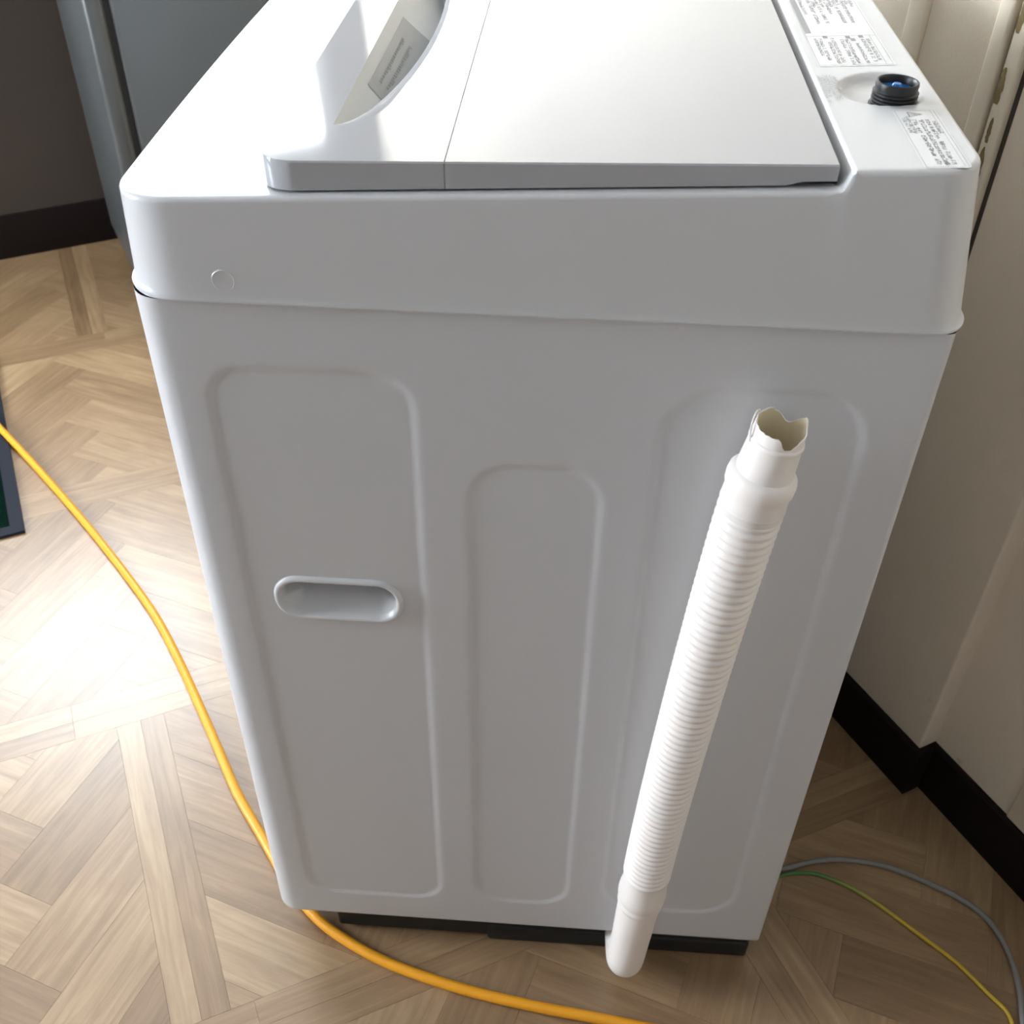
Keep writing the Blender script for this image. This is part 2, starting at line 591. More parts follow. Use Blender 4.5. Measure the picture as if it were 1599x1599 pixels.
for k in range(kmin, kmax):
    blo, bhi = B0 + PB * k + HW, B0 + PB * (k + 1) - HW
    off = ROWOFF.get(k + 1, rnd.uniform(0, PA))
    i0 = int(math.floor((AMIN - off) / PA))
    acs = [off + PA * i for i in range(i0, i0 + int((AMAX - AMIN) / PA) + 3)]
    for ac in acs:
        t0 = (0.72, 0.40) if (k + 1) == 0 else ((0.16, 0.55) if (k + 1) == 3 else (rnd.uniform(0.4, 0.7), rnd.uniform(0.3, 0.6)))
        PIECES.append(([(ac - HW, blo), (ac, blo), (ac, bhi), (ac - HW, bhi)], math.pi / 2, t0[0]))
        PIECES.append(([(ac, blo), (ac + HW, blo), (ac + HW, bhi), (ac, bhi)], math.pi / 2, t0[1]))
    for c0, c1 in zip(acs, acs[1:]):
        a0, a1 = c0 + HW, c1 - HW
        ca, cb = (a0 + a1) / 2, (blo + bhi) / 2
        # herringbone on the diagonal, clipped to the cell
        P0, Q0 = (-0.16, 0.205)
        cp, cq = (ca + cb) * r2, (cb - ca) * r2
        cand = []
        for i in range(-34, 35):
            for j in range(-14, 15):
                ox, oy = P0 + i * WD + j * LD, Q0 + i * WD - j * LD
                for (x, y, wx, wy, ang) in ((ox, oy, LD, WD, math.pi / 4), (ox - WD, oy, WD, LD, 3 * math.pi / 4)):
                    bx = round((cp - x) / 0.0001)
                    if abs(x + wx / 2 - cp) > 0.65 or abs(y + wy / 2 - cq) > 0.65:
                        continue
                    cand.append((x, y, wx, wy, ang))
        for (x, y, wx, wy, ang) in cand:
            sq = [(x, y), (x + wx, y), (x + wx, y + wy), (x, y + wy)]
            pl = clip_rect([((p - q) * r2, (p + q) * r2) for p, q in sq], a0, a1, blo, bhi)
            if len(pl) >= 3 and area(pl) > 2e-5:
                PIECES.append((pl, ang, rnd.choice((0.30, 0.38, 0.43, 0.48, 0.52, 0.58, 0.66))))


def plank_geo(bm, pl, ang, tone, top=0.0, bot=-0.0014):
    uvl = bm.loops.layers.uv.get('UVMap') or bm.loops.layers.uv.new('UVMap')
    cl = bm.loops.layers.float_color.get('tone') or bm.loops.layers.float_color.new('tone')
    ou, ov = rnd.uniform(0, 50), rnd.uniform(0, 50)
    tops, mids, bots = [], [], []
    inn = inset(pl, 0.00010)
    if len(inn) != len(pl):
        inn = pl
    W3 = lambda p, z: (F1.x * p[0] + F2.x * p[1], F1.y * p[0] + F2.y * p[1], z)
    tops = [bm.verts.new(W3(p, top)) for p in inn]
    bots = [bm.verts.new(W3(p, bot)) for p in pl]
    fs = [bm.faces.new(tops)]
    n = len(pl)
    for i in range(n):
        j = (i + 1) % n
        fs.append(bm.faces.new((bots[i], bots[j], tops[j], tops[i])))
    ca, sa = math.cos(ang + PH), math.sin(ang + PH)
    for f in fs:
        for lp in f.loops:
            x, y = lp.vert.co.x, lp.vert.co.y
            lp[uvl].uv = (x * ca + y * sa + ou, -x * sa + y * ca + ov)
            lp[cl] = (tone, tone, tone, 1)


def inside_room(pl):
    """clip a plank to the room rectangle"""
    rot = PH - A30
    c, s = math.cos(rot), math.sin(rot)
    q = [(p[0] * c - p[1] * s, p[0] * s + p[1] * c) for p in pl]
    q = clip_rect(q, S_LEFT, S_RIGHT + 0.027, U_NEAR, U_FAR)
    return [(p[0] * c + p[1] * s, -p[0] * s + p[1] * c) for p in q]


seen, rest = [], []
for (pl, ang, tone) in PIECES:
    pl = inside_room(pl)
    if len(pl) < 3:
        continue
    # drop near-duplicate points
    q = []
    for p in pl:
        if not q or math.hypot(p[0] - q[-1][0], p[1] - q[-1][1]) > 2e-4:
            q.append(p)
    if len(q) > 2 and math.hypot(q[0][0] - q[-1][0], q[0][1] - q[-1][1]) < 2e-4:
        q.pop()
    if len(q) < 3 or area(q) < 1.5e-5:
        continue
    pl = inset(q, 0.00006)
    if len(pl) < 3:
        continue
    px = [project((F1.x * p[0] + F2.x * p[1], F1.y * p[0] + F2.y * p[1], 0)) for p in pl]
    px = [p for p in px if p]
    vis = [p for p in px if -60 < p[0] < 1660 and 330 < p[1] < 1660]
    cx = sum(F1.x * p[0] + F2.x * p[1] for p in pl) / len(pl)
    cy = sum(F1.y * p[0] + F2.y * p[1] for p in pl) / len(pl)
    under = 0.08 < cx < 0.5 and 0.06 < cy < 0.5
    if vis and not under and len(px) == len(pl):
        seen.append((area(px), pl, ang, tone))
    else:
        rest.append((pl, ang, tone))
seen.sort(key=lambda q: -q[0])
for (a_, pl, ang, tone) in seen[:300]:
    bm = bmesh.new()
    plank_geo(bm, pl, ang, tone)
    obj('plank', bm, M['wood'], FLOOR, smooth=False)
bm = bmesh.new()
for (a_, pl, ang, tone) in seen[300:]:
    plank_geo(bm, pl, ang, tone)
for (pl, ang, tone) in rest:
    plank_geo(bm, pl, ang, tone)
o = obj('plank_field', bm, M['wood'], FLOOR, smooth=False)
o['kind'] = 'stuff'
print('PLANKS', len(seen), len(rest))

# ------------------------------------------------------------------ washing machine (side panel is the plane y = 0)
WM = tag(empty('washing_machine', (0.27, 0.28, 0)), 'white top-loading washing machine with embossed side panels and a folding lid', 'washing machine')


def wm(name, bm, material, parent=None, smooth=True, angle=35):
    p = parent or WM
    o = obj(name, bm, material, None, smooth, angle)
    o.parent = p
    if p.type == 'EMPTY':
        o.matrix_parent_inverse = WM_INV
    return o


bpy.context.view_layer.update()
WM_INV = Matrix.Translation((-0.27, -0.28, 0))

DEPTH, WIDTH = 0.5475, 0.60
YC = WIDTH / 2

# --- cabinet: sheet-steel wrap with three embossed panels on the near side
PANELS = ((0.0365, 0.1835, 0.105, 0.799, 0.030), (0.2245, 0.3230, 0.109, 0.724, 0.034), (0.3630, 0.5050, 0.112, 0.800, 0.042))
HX, HZ, HHX, HHZ, HR = 0.1115, 0.572, 0.0555, 0.0255, 0.0235


def emboss(x, z):
    y = 0.0
    for (x0, x1, z0, z1, r) in PANELS:
        d = rr_sdf(x, z, (x0 + x1) / 2, (z0 + z1) / 2, (x1 - x0) / 2, (z1 - z0) / 2, r)
        if d < 0.006:
            y += 0.0013 * (1 - sstep(-0.0035, 0.0025, d))
            y += 0.0005 * math.exp(-(d / 0.0025) ** 2)
    return y


def perimeter(r_front, r_rear, dense):
    pts = []                                     # (x, y, nx, ny) near side front->rear, then far side back
    for k in range(9):
        a = math.pi + math.pi / 2 * k / 8
        pts.append((r_front + r_front * math.cos(a), r_front + r_front * math.sin(a), math.cos(a), math.sin(a)))
    n = int((DEPTH - r_front - r_rear) / dense)
    for k in range(1, n):
        pts.append((r_front + (DEPTH - r_front - r_rear) * k / n, 0.0, 0, -1))
    for k in range(7):
        a = 1.5 * math.pi + math.pi / 2 * k / 6
        pts.append((DEPTH - r_rear + r_rear * math.cos(a), r_rear + r_rear * math.sin(a), math.cos(a), math.sin(a)))
    pts = [((x - 0.0092 if i < 9 else x), y, nx, ny) for i, (x, y, nx, ny) in enumerate(pts)]
    far = [(x, WIDTH - y, nx, -ny) for (x, y, nx, ny) in pts]
    far = [far[i] for i in list(range(0, 9)) + list(range(9, len(far) - 7, 20)) + list(range(len(far) - 7, len(far)))]
    return pts + far[::-1]


ZB, ZS = 0.0585, 0.8525
P = perimeter(0.024, 0.006, 0.0025)
zs = [ZB + (ZS - ZB) * k / 318 for k in range(319)]
bm = bmesh.new()
grid = []
for z in zs:
    row = []
    for (x, y, nx, ny) in P:
        h = emboss(x, z) if ny == -1 and y == 0 else 0.0
        row.append(bm.verts.new((x, y + h, z)))
    grid.append(row)
nP = len(P)
for i in range(len(zs) - 1):
    zc = (zs[i] + zs[i + 1]) / 2
    for k in range(nP):
        k2 = (k + 1) % nP
        if P[k][1] == 0 and P[k2][1] == 0 and rr_sdf((P[k][0] + P[k2][0]) / 2, zc, HX, HZ, HHX - 0.004, HHZ - 0.004, HR - 0.004) < 0:
            continue
        bm.faces.new((grid[i][k], grid[i][k2], grid[i + 1][k2], grid[i + 1][k]))
# lower hem folded inwards
hem = [bm.verts.new((x - nx * 0.012, y - ny * 0.012, ZB + 0.001)) for (x, y, nx, ny) in P]
low = [bm.verts.new((x - nx * 0.0015, y - ny * 0.0015, ZB - 0.0012)) for (x, y, nx, ny) in P]
for k in range(nP):
    k2 = (k + 1) % nP
    bm.faces.new((low[k], low[k2], grid[0][k2], grid[0][k]))
    bm.faces.new((hem[k], hem[k2], low[k2], low[k]))
wm('cabinet', bm, M['steel'], angle=60)

# --- carrying-handle recess set into the panel
bm = bmesh.new()
NS = 96


def rr_ring(d):
    hx, hz, r = HHX - d, HHZ - d, max(HR - d, 0.0008)
    out = []
    per = []
    ax, az = hx - r, max(hz - r, 0)
    for k in range(NS):
        t = 2 * math.pi * (k + 0.5) / NS
        # superellipse-like walk: corner centre plus radius
        cx = ax * max(-1, min(1, 1.7 * math.cos(t)))
        cz = az * (1 if math.sin(t) >= 0 else -1)
        out.append((HX + cx + r * math.cos(t) * (1 if abs(cx) >= ax * 0.999 else 0), HZ + cz + (r * math.sin(t) if abs(cx) >= ax * 0.999 else r * (1 if math.sin(t) >= 0 else -1))))
    return out


def stadium_ring(d):
    hx, hz = HHX - d, HHZ - d
    r = max(min(HR - d, hz), 0.0005)
    ax, az = hx - r, hz - r
    n4 = NS // 4
    out = []
    for (qx, qz, a0) in ((1, 1, 0), (-1, 1, 90), (-1, -1, 180), (1, -1, 270)):
        for k in range(n4):
            a = math.radians(a0 + 90 * k / (n4 - 1))
            out.append((HX + qx * ax + r * math.cos(a), HZ + qz * az + r * math.sin(a)))
    return out


RIM = ((0.0, 0.0030), (0.0004, 0.0008), (0.0012, -0.0006), (0.0028, -0.0018), (0.0046, -0.0018), (0.0062, -0.0004), (0.0074, 0.0028))
rings = []
for d, y in RIM:
    rings.append([(x, y, z) for x, z in stadium_ring(d)])
for d, f in ((0.0082, 0.45), (0.0094, 0.75), (0.0112, 0.93), (0.0140, 1.0), (0.0175, 1.02), (0.0205, 1.03)):
    rg = []
    for x, z in stadium_ring(d):
        t = (z - (HZ - HHZ)) / (2 * HHZ)
        deep = 0.0030 + 0.0110 * sstep(0.10, 0.50, t) + 0.0400 * sstep(0.46, 0.60, t)
        slow = (d - 0.0074) / 0.0131
        up = sstep(0.42, 0.60, t)
        f = slow + (f - slow) * up
        deep = 0.0140 + 0.0420 * up
        rg.append((x, 0.0028 + deep * f, z + 0.0075 * f * sstep(0.45, 0.75, t) - 0.0010 * f))
    rings.append(rg)
vr = [[bm.verts.new(p) for p in rg] for rg in rings]
for a, b in zip(vr, vr[1:]):
    for k in range(NS):
        k2 = (k + 1) % NS
        bm.faces.new((a[k], b[k], b[k2], a[k2]))
# close the floor with a strip between upper and lower halves of the last ring
last = vr[-1]
n4 = NS // 4
for k in range(2 * n4 - 1):
    a, b, c, d = last[k], last[k + 1], last[NS - 2 - k], last[NS - 1 - k]
    try:
        bm.faces.new((a, b, c, d))
    except ValueError:
        pass
bmesh.ops.remove_doubles(bm, verts=bm.verts, dist=1e-6)
bmesh.ops.recalc_face_normals(bm, faces=bm.faces)
wm('handle_recess', bm, M['plastic'], angle=50)

# --- black base under the cabinet, with feet
bm = bmesh.new()
add_box(bm, 0.056, 0.541, 0.0125, WIDTH - 0.014, 0.006, 0.0605, bevel=0.004)
BASE = wm('base', bm, M['black'])
for (x0, x1, y0, y1) in ((0.235, 0.541, 0.010, 0.075), (0.070, 0.16, 0.016, 0.08), (0.235, 0.541, WIDTH - 0.075, WIDTH - 0.012), (0.075, 0.16, WIDTH - 0.08, WIDTH - 0.024)):
    wm('foot', box_bm(x0, x1, y0, y1, 0.0, 0.030, bevel=0.004), M['black'], BASE)


# --- white top frame (collar, rim and rear deck) as one shell
def z_rim(x):
    return 0.9225 + 0.0525 * x


def z_top(x):
    deck = 0.9340 + 0.0545 * x
    t = sstep(0.4520, 0.4580, x)
    return z_rim(x) * (1 - t) + deck * t


INX, INY = 0.5045, 0.1235                          # water inlet
WELL = (0.5035, 0.138, 0.0340)


def well(x, y):
    d = math.hypot((x - WELL[0]), (y - WELL[1]) * 1.0)
    w = -0.0050 * (1 - sstep(WELL[2] - 0.006, WELL[2], d)) * (1 - sstep(0.515, 0.525, x))
    if 0.4485 < x < 0.4555:                       # dark slot behind the lid
        w -= 0.0130 * sstep(0.4485, 0.4498, x) * (1 - sstep(0.4528, 0.4552, x)) * sstep(0.008, 0.013, y) * (1 - sstep(WIDTH - 0.013, WIDTH - 0.008, y))
    if 0.1 < x < 0.21:                            # hollow under the lid's grip recess
        w -= 0.036 * sstep(0.100, 0.116, x) * (1 - sstep(0.192, 0.208, x)) * sstep(0.02, 0.05, y) * (1 - sstep(WIDTH - 0.05, WIDTH - 0.02, y))
    return w


RF, RR = 0.034, 0.022
cols = []                                         # (x, y_near, y_far)
for k in range(11):
    a = math.pi / 2 * k / 10
    cols.append((RF - RF * math.cos(a), RF - RF * math.sin(a)))
x = RF
while x < 0.440:
    x += 0.010
    cols.append((min(x, 0.446), 0.0))
cols = [c for c in cols if c[0] < 0.4465]
x = 0.447
while x < DEPTH - RR - 0.016:
    cols.append((x, 0.0))
    x += 0.0016 if x < 0.462 else 0.0022
x0r = DEPTH - 0.0150 - RR
cols = [c for c in cols if c[0] < x0r - 0.0005]
for k in range(13):
    a = math.pi / 2 * k / 12
    cols.append((x0r + RR * math.sin(a), RR - RR * math.cos(a)))
ys = []
y = 0.0
while y < 1.0:
    ys.append(y)
    yy = y * WIDTH
    y += (0.003 if yy < 0.02 else (0.0025 if 0.095 < yy < 0.195 else 0.014)) / WIDTH
ys.append(1.0)
OFFY = -0.001


def frame_xy(c, t):
    x, yn = c
    yf = WIDTH - yn
    y = yn + (yf - yn) * t
    bulge = 0.005 * (1 - ((y - YC) / YC) ** 2) * (1 - sstep(0.0, 0.09, x))
    return x - 0.0035 * (1 - sstep(0.0, 0.09, x)) - bulge, y


bm = bmesh.new()
G = []
EDGE = 0.006
for c in cols:
    row = []
    for t in ys:
        X, Y = frame_xy(c, t)
        # pull the cap in by the rounding radius
        X2 = X + (EDGE if X < 0.27 else -EDGE) * (1 - sstep(0, 0.05, min(X, DEPTH - 0.008 - X)) if False else 0)
        row.append(bm.verts.new((X, Y, z_top(c[0]) + well(X, Y))))
    G.append(row)
for i in range(len(cols) - 1):
    for j in range(len(ys) - 1):
        bm.faces.new((G[i][j], G[i + 1][j], G[i + 1][j + 1], G[i][j + 1]))
bmesh.ops.remove_doubles(bm, verts=bm.verts, dist=1e-6)
# ordered boundary
bedges = [e for e in bm.edges if e.is_boundary]
nxt = {}
for e in bedges:
    for v in e.verts:
        nxt.setdefault(v, []).append(e.other_vert(v))
st = min(nxt, key=lambda v: (v.co - Vector((0.25, 0, 0.93))).length)
loop, prev, cur = [st], None, st
while True:
    cand = [v for v in nxt[cur] if v is not prev]
    n_ = cand[0] if prev else max(cand, key=lambda v: v.co.x)
    if n_ is st:
        break
    loop.append(n_)
    prev, cur = cur, n_
N = len(loop)
base = [v.co.copy() for v in loop]
nrm = []
for i in range(N):
    d = base[(i + 1) % N] - base[i - 1]
    nrm.append(Vector((d.y, -d.x, 0)).normalized())


def collar_out(z, zt, n, p):
    """outward offset of the collar wall at height z below its top zt"""
    t = (zt - z) / (zt - ZS)
    o = 0.0035 + 0.0030 * t
    return o


prevring = loop
levels = [('r', 25), ('r', 50), ('r', 75), ('r', 90), ('z', 0.06), ('z', 0.35), ('z', 0.7), ('z', 0.985), ('lip', 0), ('lip', 1), ('lip', 2), ('lip', 3)]
for kind, val in levels:
    ring = []
    for i in range(N):
        zt = base[i].z - (well(base[i].x, base[i].y))
        n = nrm[i]
        R = 0.0035
        if kind == 'r':
            a = math.radians(val)
            Rz = R - 0.0024 * sstep(0.444, 0.450, base[i].x) * (1 - sstep(0.4575, 0.463, base[i].x)) if abs(n.y) > 0.9 else R
            off, z = R * math.sin(a), base[i].z - Rz * (1 - math.cos(a))
        elif kind == 'z':
            z = (zt - R) + (ZS + 0.006 - zt + R) * val
            z = min(z, base[i].z - R - 0.0001)
            off = collar_out(z, zt - R, n, base[i])
        else:
            off = collar_out(ZS, zt, n, base[i]) + (0.0001, 0.0004, 0.0003, -0.030)[val]
            z = ZS + (0.0034, 0.0024, 0.0008, 0.0008)[val]
            if n.x < -0.15 or n.x > 0.15:
                off += (0.0005, 0.0022, 0.0022, 0)[val] * min(1, (abs(n.x) - 0.15) / 0.4)
        tt = max(0.0, min(1.0, (zt - R - z) / (zt - R - ZS)))
        dxr = 0.0145 * tt * sstep(0.44, 0.528, base[i].x)     # the rear leans out towards the seam
        ring.append(bm.verts.new((base[i].x + n.x * off + dxr, base[i].y + n.y * off, z)))
    for i in range(N):
        j = (i + 1) % N
        bm.faces.new((prevring[i], ring[i], ring[j], prevring[j]))
    prevring = ring
bmesh.ops.recalc_face_normals(bm, faces=bm.faces)
for v in bm.verts:
    v.co.y += 0.0035
FRAME = wm('top_frame', bm, M['plastic'], angle=50)


# --- lid in two folding halves
LY0, LY1 = 0.0075, WIDTH - 0.0015


def z_lid(x):
    return 0.9455 + 0.0322 * x


REC_X, REC_Y0, REC_Y1 = 0.1305, 0.066, 0.534


def rec_curve(y):
    t = (y - (REC_Y0 + REC_Y1) / 2) / ((REC_Y1 - REC_Y0) / 2)
    if abs(t) >= 1:
        return REC_X
    return REC_X + 0.0425 * (1 - abs(t) ** 2.0) ** 0.62


RD = 0.038                                       # depth of the grip recess


def rec_profile(f, wdt):
    """x fraction and depth of the grip recess, f from 0 (front edge) to 1 (curved edge)"""
    sc = min(1.0, wdt / 0.030)
    if f < 0.78:
        return 0.99 * f / 0.78, -RD * sc * (f / 0.78) ** 0.9
    t = (f - 0.78) / 0.22
    return 0.99 + 0.05 * math.sin(math.pi * t) + 0.01 * t, -RD * sc * (1 - t ** 1.6)


def lid_shell(name, xa, xb, corner, recess, parent):
    bm = bmesh.new()
    yl = []
    y = LY0
    while y < LY1 - 1e-4:
        yl.append(y)
        d = min(y - LY0, LY1 - y)
        y += 0.0022 if d < 0.026 else 0.006
        if recess and (REC_Y0 - 0.004 < y < REC_Y0 + 0.05 or REC_Y1 - 0.05 < y < REC_Y1 + 0.004):
            y = min(y, y - 0.006 + 0.002)
    yl.append(LY1)
    rows = []
    for y in yl:
        d = min(y - LY0, LY1 - y)
        xs0 = xa + (corner - math.sqrt(max(0, corner ** 2 - (corner - d) ** 2)) if corner and d < corner else 0)
        row = []
        crown = 0.0012 * (1 - ((y - YC) / YC) ** 2)
        if recess:
            xc = rec_curve(y)
            wdt = xc - REC_X
            xe0 = max(REC_X, xs0)
            for k in range(8):
                X = xs0 + (xe0 - xs0) * k / 8
                row.append((X, y, z_lid(X) + crown))
            for k in range(27):
                fx, dz = rec_profile(k / 26, wdt)
                X = xe0 + (xc - xe0) * fx
                lipz = -0.0022 * min(1, wdt / 0.02) if k == 26 else 0
                row.append((X, y, z_lid(X) + crown + (dz if wdt > 1e-5 else 0) + lipz))
            lw = 0.0075 * min(1, wdt / 0.02)
            for q in (0.33, 0.66, 1.0):
                X = xc + lw * q
                row.append((X, y, z_lid(X) + crown - 0.0022 * min(1, wdt / 0.02) * (1 - q) ** 1.6))
            X0 = xc + lw
            for k in range(1, 9):
                X = X0 + (xb - X0) * k / 8
                row.append((X, y, z_lid(X) + crown))
        else:
            for k in range(25):
                X = xs0 + (xb - xs0) * k / 24
                row.append((X, y, z_lid(X) + crown))
        rows.append([bm.verts.new(p) for p in row])
    m = len(rows[0])
    for a, b in zip(rows, rows[1:]):
        for k in range(m - 1):
            f_ = bm.faces.new((a[k], a[k + 1], b[k + 1], b[k]))
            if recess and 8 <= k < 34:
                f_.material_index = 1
    bmesh.ops.remove_doubles(bm, verts=bm.verts, dist=1e-6)
    be = [e for e in bm.edges if e.is_boundary]
    cx, cy = (xa + xb) / 2, YC
    cur = be
    for step in range(2):
        r = bmesh.ops.extrude_edge_only(bm, edges=cur)
        nv = [g for g in r['geom'] if isinstance(g, bmesh.types.BMVert)]
        cur = [g for g in r['geom'] if isinstance(g, bmesh.types.BMEdge) and all(v in set(nv) for v in g.verts)]
        for v in nv:
            if step == 0:
                dx = 0.0
                if v.co.y < LY0 + corner + 1e-4 or v.co.y > LY1 - corner - 1e-4 or v.co.x < xa + 1e-4 or v.co.x > xb - 1e-4:
                    if v.co.x < xa + max(corner, 0.0005):
                        dx = -0.0006
                    elif v.co.x > xb - 0.0004:
                        dx = 0.0004
                    dy = -0.0008 if v.co.y < LY0 + 0.002 else (0.0008 if v.co.y > LY1 - 0.002 else 0)
                    v.co += Vector((dx, dy, -0.0011))
            else:
                v.co.z = z_rim(v.co.x) + 0.0016 + (0.0022 if v.co.x > 0.427 else 0)
    bmesh.ops.recalc_face_normals(bm, faces=bm.faces)
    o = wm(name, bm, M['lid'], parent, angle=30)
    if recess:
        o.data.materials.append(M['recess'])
    return o


LID = bpy.data.objects.new('lid', None)
COL.objects.link(LID)
LID.empty_display_size = 0.05
LID.parent = WM
LID.matrix_parent_inverse = WM_INV
LID.location = (0.27, 0.28, 0)
_inv = WM_INV
lf = lid_shell('front_flap', 0.0930, 0.2106, 0.020, True, LID)
lr = lid_shell('rear_flap', 0.2112, 0.4490, 0.0, False, LID)
hb = wm('hinge_gap_shade', box_bm(0.4255, 0.4515, 0.013, WIDTH - 0.013, 0.9455, 0.9488, bevel=0.0006), M['black'], LID)  # black strip standing in for the thin shadow in the gap under the lid


# --- printed labels
def glyph_row(bm, x0, y0, dx, dy, n, size, rg, zf, weight=0.15):
    """a run of small ideograph-like marks along (dx, dy)"""
    nx, ny = -dy, dx
    x0, y0 = x0 + DX, y0 + DY
    for i in range(n):
        if rg.random() < 0.06:
            continue
        ox, oy = x0 + dx * size * 1.08 * i, y0 + dy * size * 1.08 * i
        strokes = []
        for _ in range(3):
            if rg.random() < 0.75:
                v = rg.choice((0.1, 0.35, 0.6, 0.85))
                strokes.append((0.08, v, rg.uniform(0.7, 0.9), v + weight))
        for _ in range(2):
            u = rg.choice((0.1, 0.45, 0.78))
            strokes.append((u, 0.05, u + weight, rg.uniform(0.7, 0.95)))
        for (a0, b0, a1, b1) in strokes:
            q = []
            for (a, b) in ((a0, b0), (a1, b0), (a1, b1), (a0, b1)):
                X, Y = ox + dx * a * size + nx * b * size, oy + dy * a * size + ny * b * size
                q.append(bm.verts.new((X, Y, zf(X, Y))))
            bm.faces.new(q)


def quad(bm, x0, x1, y0, y1, zf):
    x0, x1, y0, y1 = x0 + DX, x1 + DX, y0 + DY, y1 + DY
    bm.faces.new([bm.verts.new((x, y, zf(x, y))) for x, y in ((x0, y0), (x1, y0), (x1, y1), (x0, y1))])


def outline(bm, x0, x1, y0, y1, w, zf):
    quad(bm, x0, x1, y0, y0 + w, zf)
    quad(bm, x0, x1, y1 - w, y1, zf)
    quad(bm, x0, x0 + w, y0, y1, zf)
    quad(bm, x1 - w, x1, y0, y1, zf)


def plate(x0, x1, y0, y1, r, lift):
    x0, x1, y0, y1 = x0 + DX, x1 + DX, y0 + DY, y1 + DY
    bm = bmesh.new()
    vs = []
    for (qx, qy, a0) in ((1, 1, 0), (-1, 1, 90), (-1, -1, 180), (1, -1, 270)):
        for k in range(6):
            a = math.radians(a0 + 18 * k)
            X = (x0 + x1) / 2 + qx * ((x1 - x0) / 2 - r) + r * math.cos(a)
            Y = (y0 + y1) / 2 + qy * ((y1 - y0) / 2 - r) + r * math.sin(a)
            vs.append(bm.verts.new((X, Y, z_top(X) + lift)))
    bm.faces.new(vs)
    return bm


rg = random.Random(3)
DX, DY = -0.0040, -0.0165                      # where the deck prints sit
zt1 = lambda x, y: z_top(x) + 0.00032
# big instruction label on the deck, running back out of the picture
L1 = wm('instruction_label', plate(0.4685, 0.5235, 0.206, 0.470, 0.001, 0.00018), M['sticker'])
bm = bmesh.new()
outline(bm, 0.4690, 0.5220, 0.2085, 0.468, 0.00035, zt1)
quad(bm, 0.4690, 0.5220, 0.2770, 0.2776, zt1)
quad(bm, 0.5168, 0.5172, 0.2085, 0.277, zt1)
wm('label_border', bm, M['inkpale'], L1, smooth=False)
bm = bmesh.new()
quad(bm, 0.4698, 0.4742, 0.285, 0.42, zt1)                       # dark heading bar
for (xx, y0, nn, sz) in ((0.4738, 0.271, 14, 0.0027), (0.4772, 0.271, 18, 0.0027), (0.4828, 0.262, 16, 0.0030), (0.4865, 0.272, 20, 0.0027), (0.4930, 0.268, 19, 0.0029),
                         (0.4968, 0.268, 18, 0.0029), (0.5032, 0.258, 15, 0.0029), (0.5090, 0.268, 17, 0.0029), (0.5128, 0.268, 16, 0.0029)):
    glyph_row(bm, xx, y0, 0, -1, nn, sz, rg, zt1)
for (xx, yy) in ((0.4815, 0.2715), (0.4985, 0.2700), (0.5015, 0.2640), (0.5085, 0.2715)):
    quad(bm, xx, xx + 0.0034, yy, yy + 0.0062, zt1)
for r_ in range(13):
    xx = 0.4758 + r_ * 0.0034
    nn = rg.choice((22, 30, 38, 44))
    glyph_row(bm, xx, 0.452 - rg.choice((0, 0, 0.02)), 0, -1, nn, 0.0030, rg, zt1)
wm('printed_text', bm, M['ink'], L1, smooth=False)
# small print beside the well
bm = bmesh.new()
for (xx, nn) in ((0.4635, 20), (0.4662, 16), (0.4690, 19), (0.4718, 18), (0.4745, 12)):
    glyph_row(bm, xx, 0.188, 0, -1, nn, 0.0026, rg, zt1, 0.13)
wm('printed_text', bm, M['inkpale'], FRAME, smooth=False)
# warning label with a triangle
L2 = wm('warning_label', plate(0.5020, 0.5296, 0.0200, 0.1165, 0.003, 0.00018), M['sticker'])
bm = bmesh.new()
outline(bm, 0.5032, 0.5285, 0.0215, 0.115, 0.0004, zt1)
quad(bm, 0.5258, 0.5261, 0.0215, 0.115, zt1)
wm('label_border', bm, M['inkpale'], L2, smooth=False)
bm = bmesh.new()
tri = [(0.5105 + DX, 0.1120 + DY), (0.5200 + DX, 0.1075 + DY), (0.5105 + DX, 0.1030 + DY)]
tc = (0.5137 + DX, 0.1075 + DY)
for i in range(3):
    a, b = tri[i], tri[(i + 1) % 3]
    a2, b2 = [(tc[0] + (p[0] - tc[0]) * 0.72, tc[1] + (p[1] - tc[1]) * 0.72) for p in (a, b)]
    bm.faces.new([bm.verts.new((p[0], p[1], zt1(*p))) for p in (a, b, b2, a2)])
quad(bm, 0.5125, 0.5160, 0.1071, 0.1079, zt1)
quad(bm, 0.5112, 0.5119, 0.1071, 0.1079, zt1)
for (xx, y0, nn, sz) in ((0.5105, 0.098, 18, 0.0031), (0.5148, 0.098, 22, 0.0031), (0.5190, 0.098, 15, 0.0031), (0.5228, 0.098, 8, 0.0028)):
    glyph_row(bm, xx, y0, 0, -1, nn, sz, rg, zt1, 0.17)
for (xx, y0, nn, sz) in ((0.5052, 0.102, 9, 0.0028), (0.5078, 0.104, 10, 0.0028), (0.5105, 0.034, 3, 0.0031), (0.5148, 0.0305, 2, 0.0031), (0.5190, 0.045, 6, 0.0031)):
    glyph_row(bm, xx, y0, 0, -1, nn, sz, rg, zt1, 0.15)
wm('printed_text', bm, M['ink'], L2, smooth=False)

# grey label lining the grip recess
def rec_point(f, y):
    xc = rec_curve(y)
    wdt = xc - REC_X
    fx, dz = rec_profile(f, wdt)
    X = REC_X + wdt * fx
    return Vector((X, y, z_lid(X) + 0.0012 * (1 - ((y - YC) / YC) ** 2) + dz))


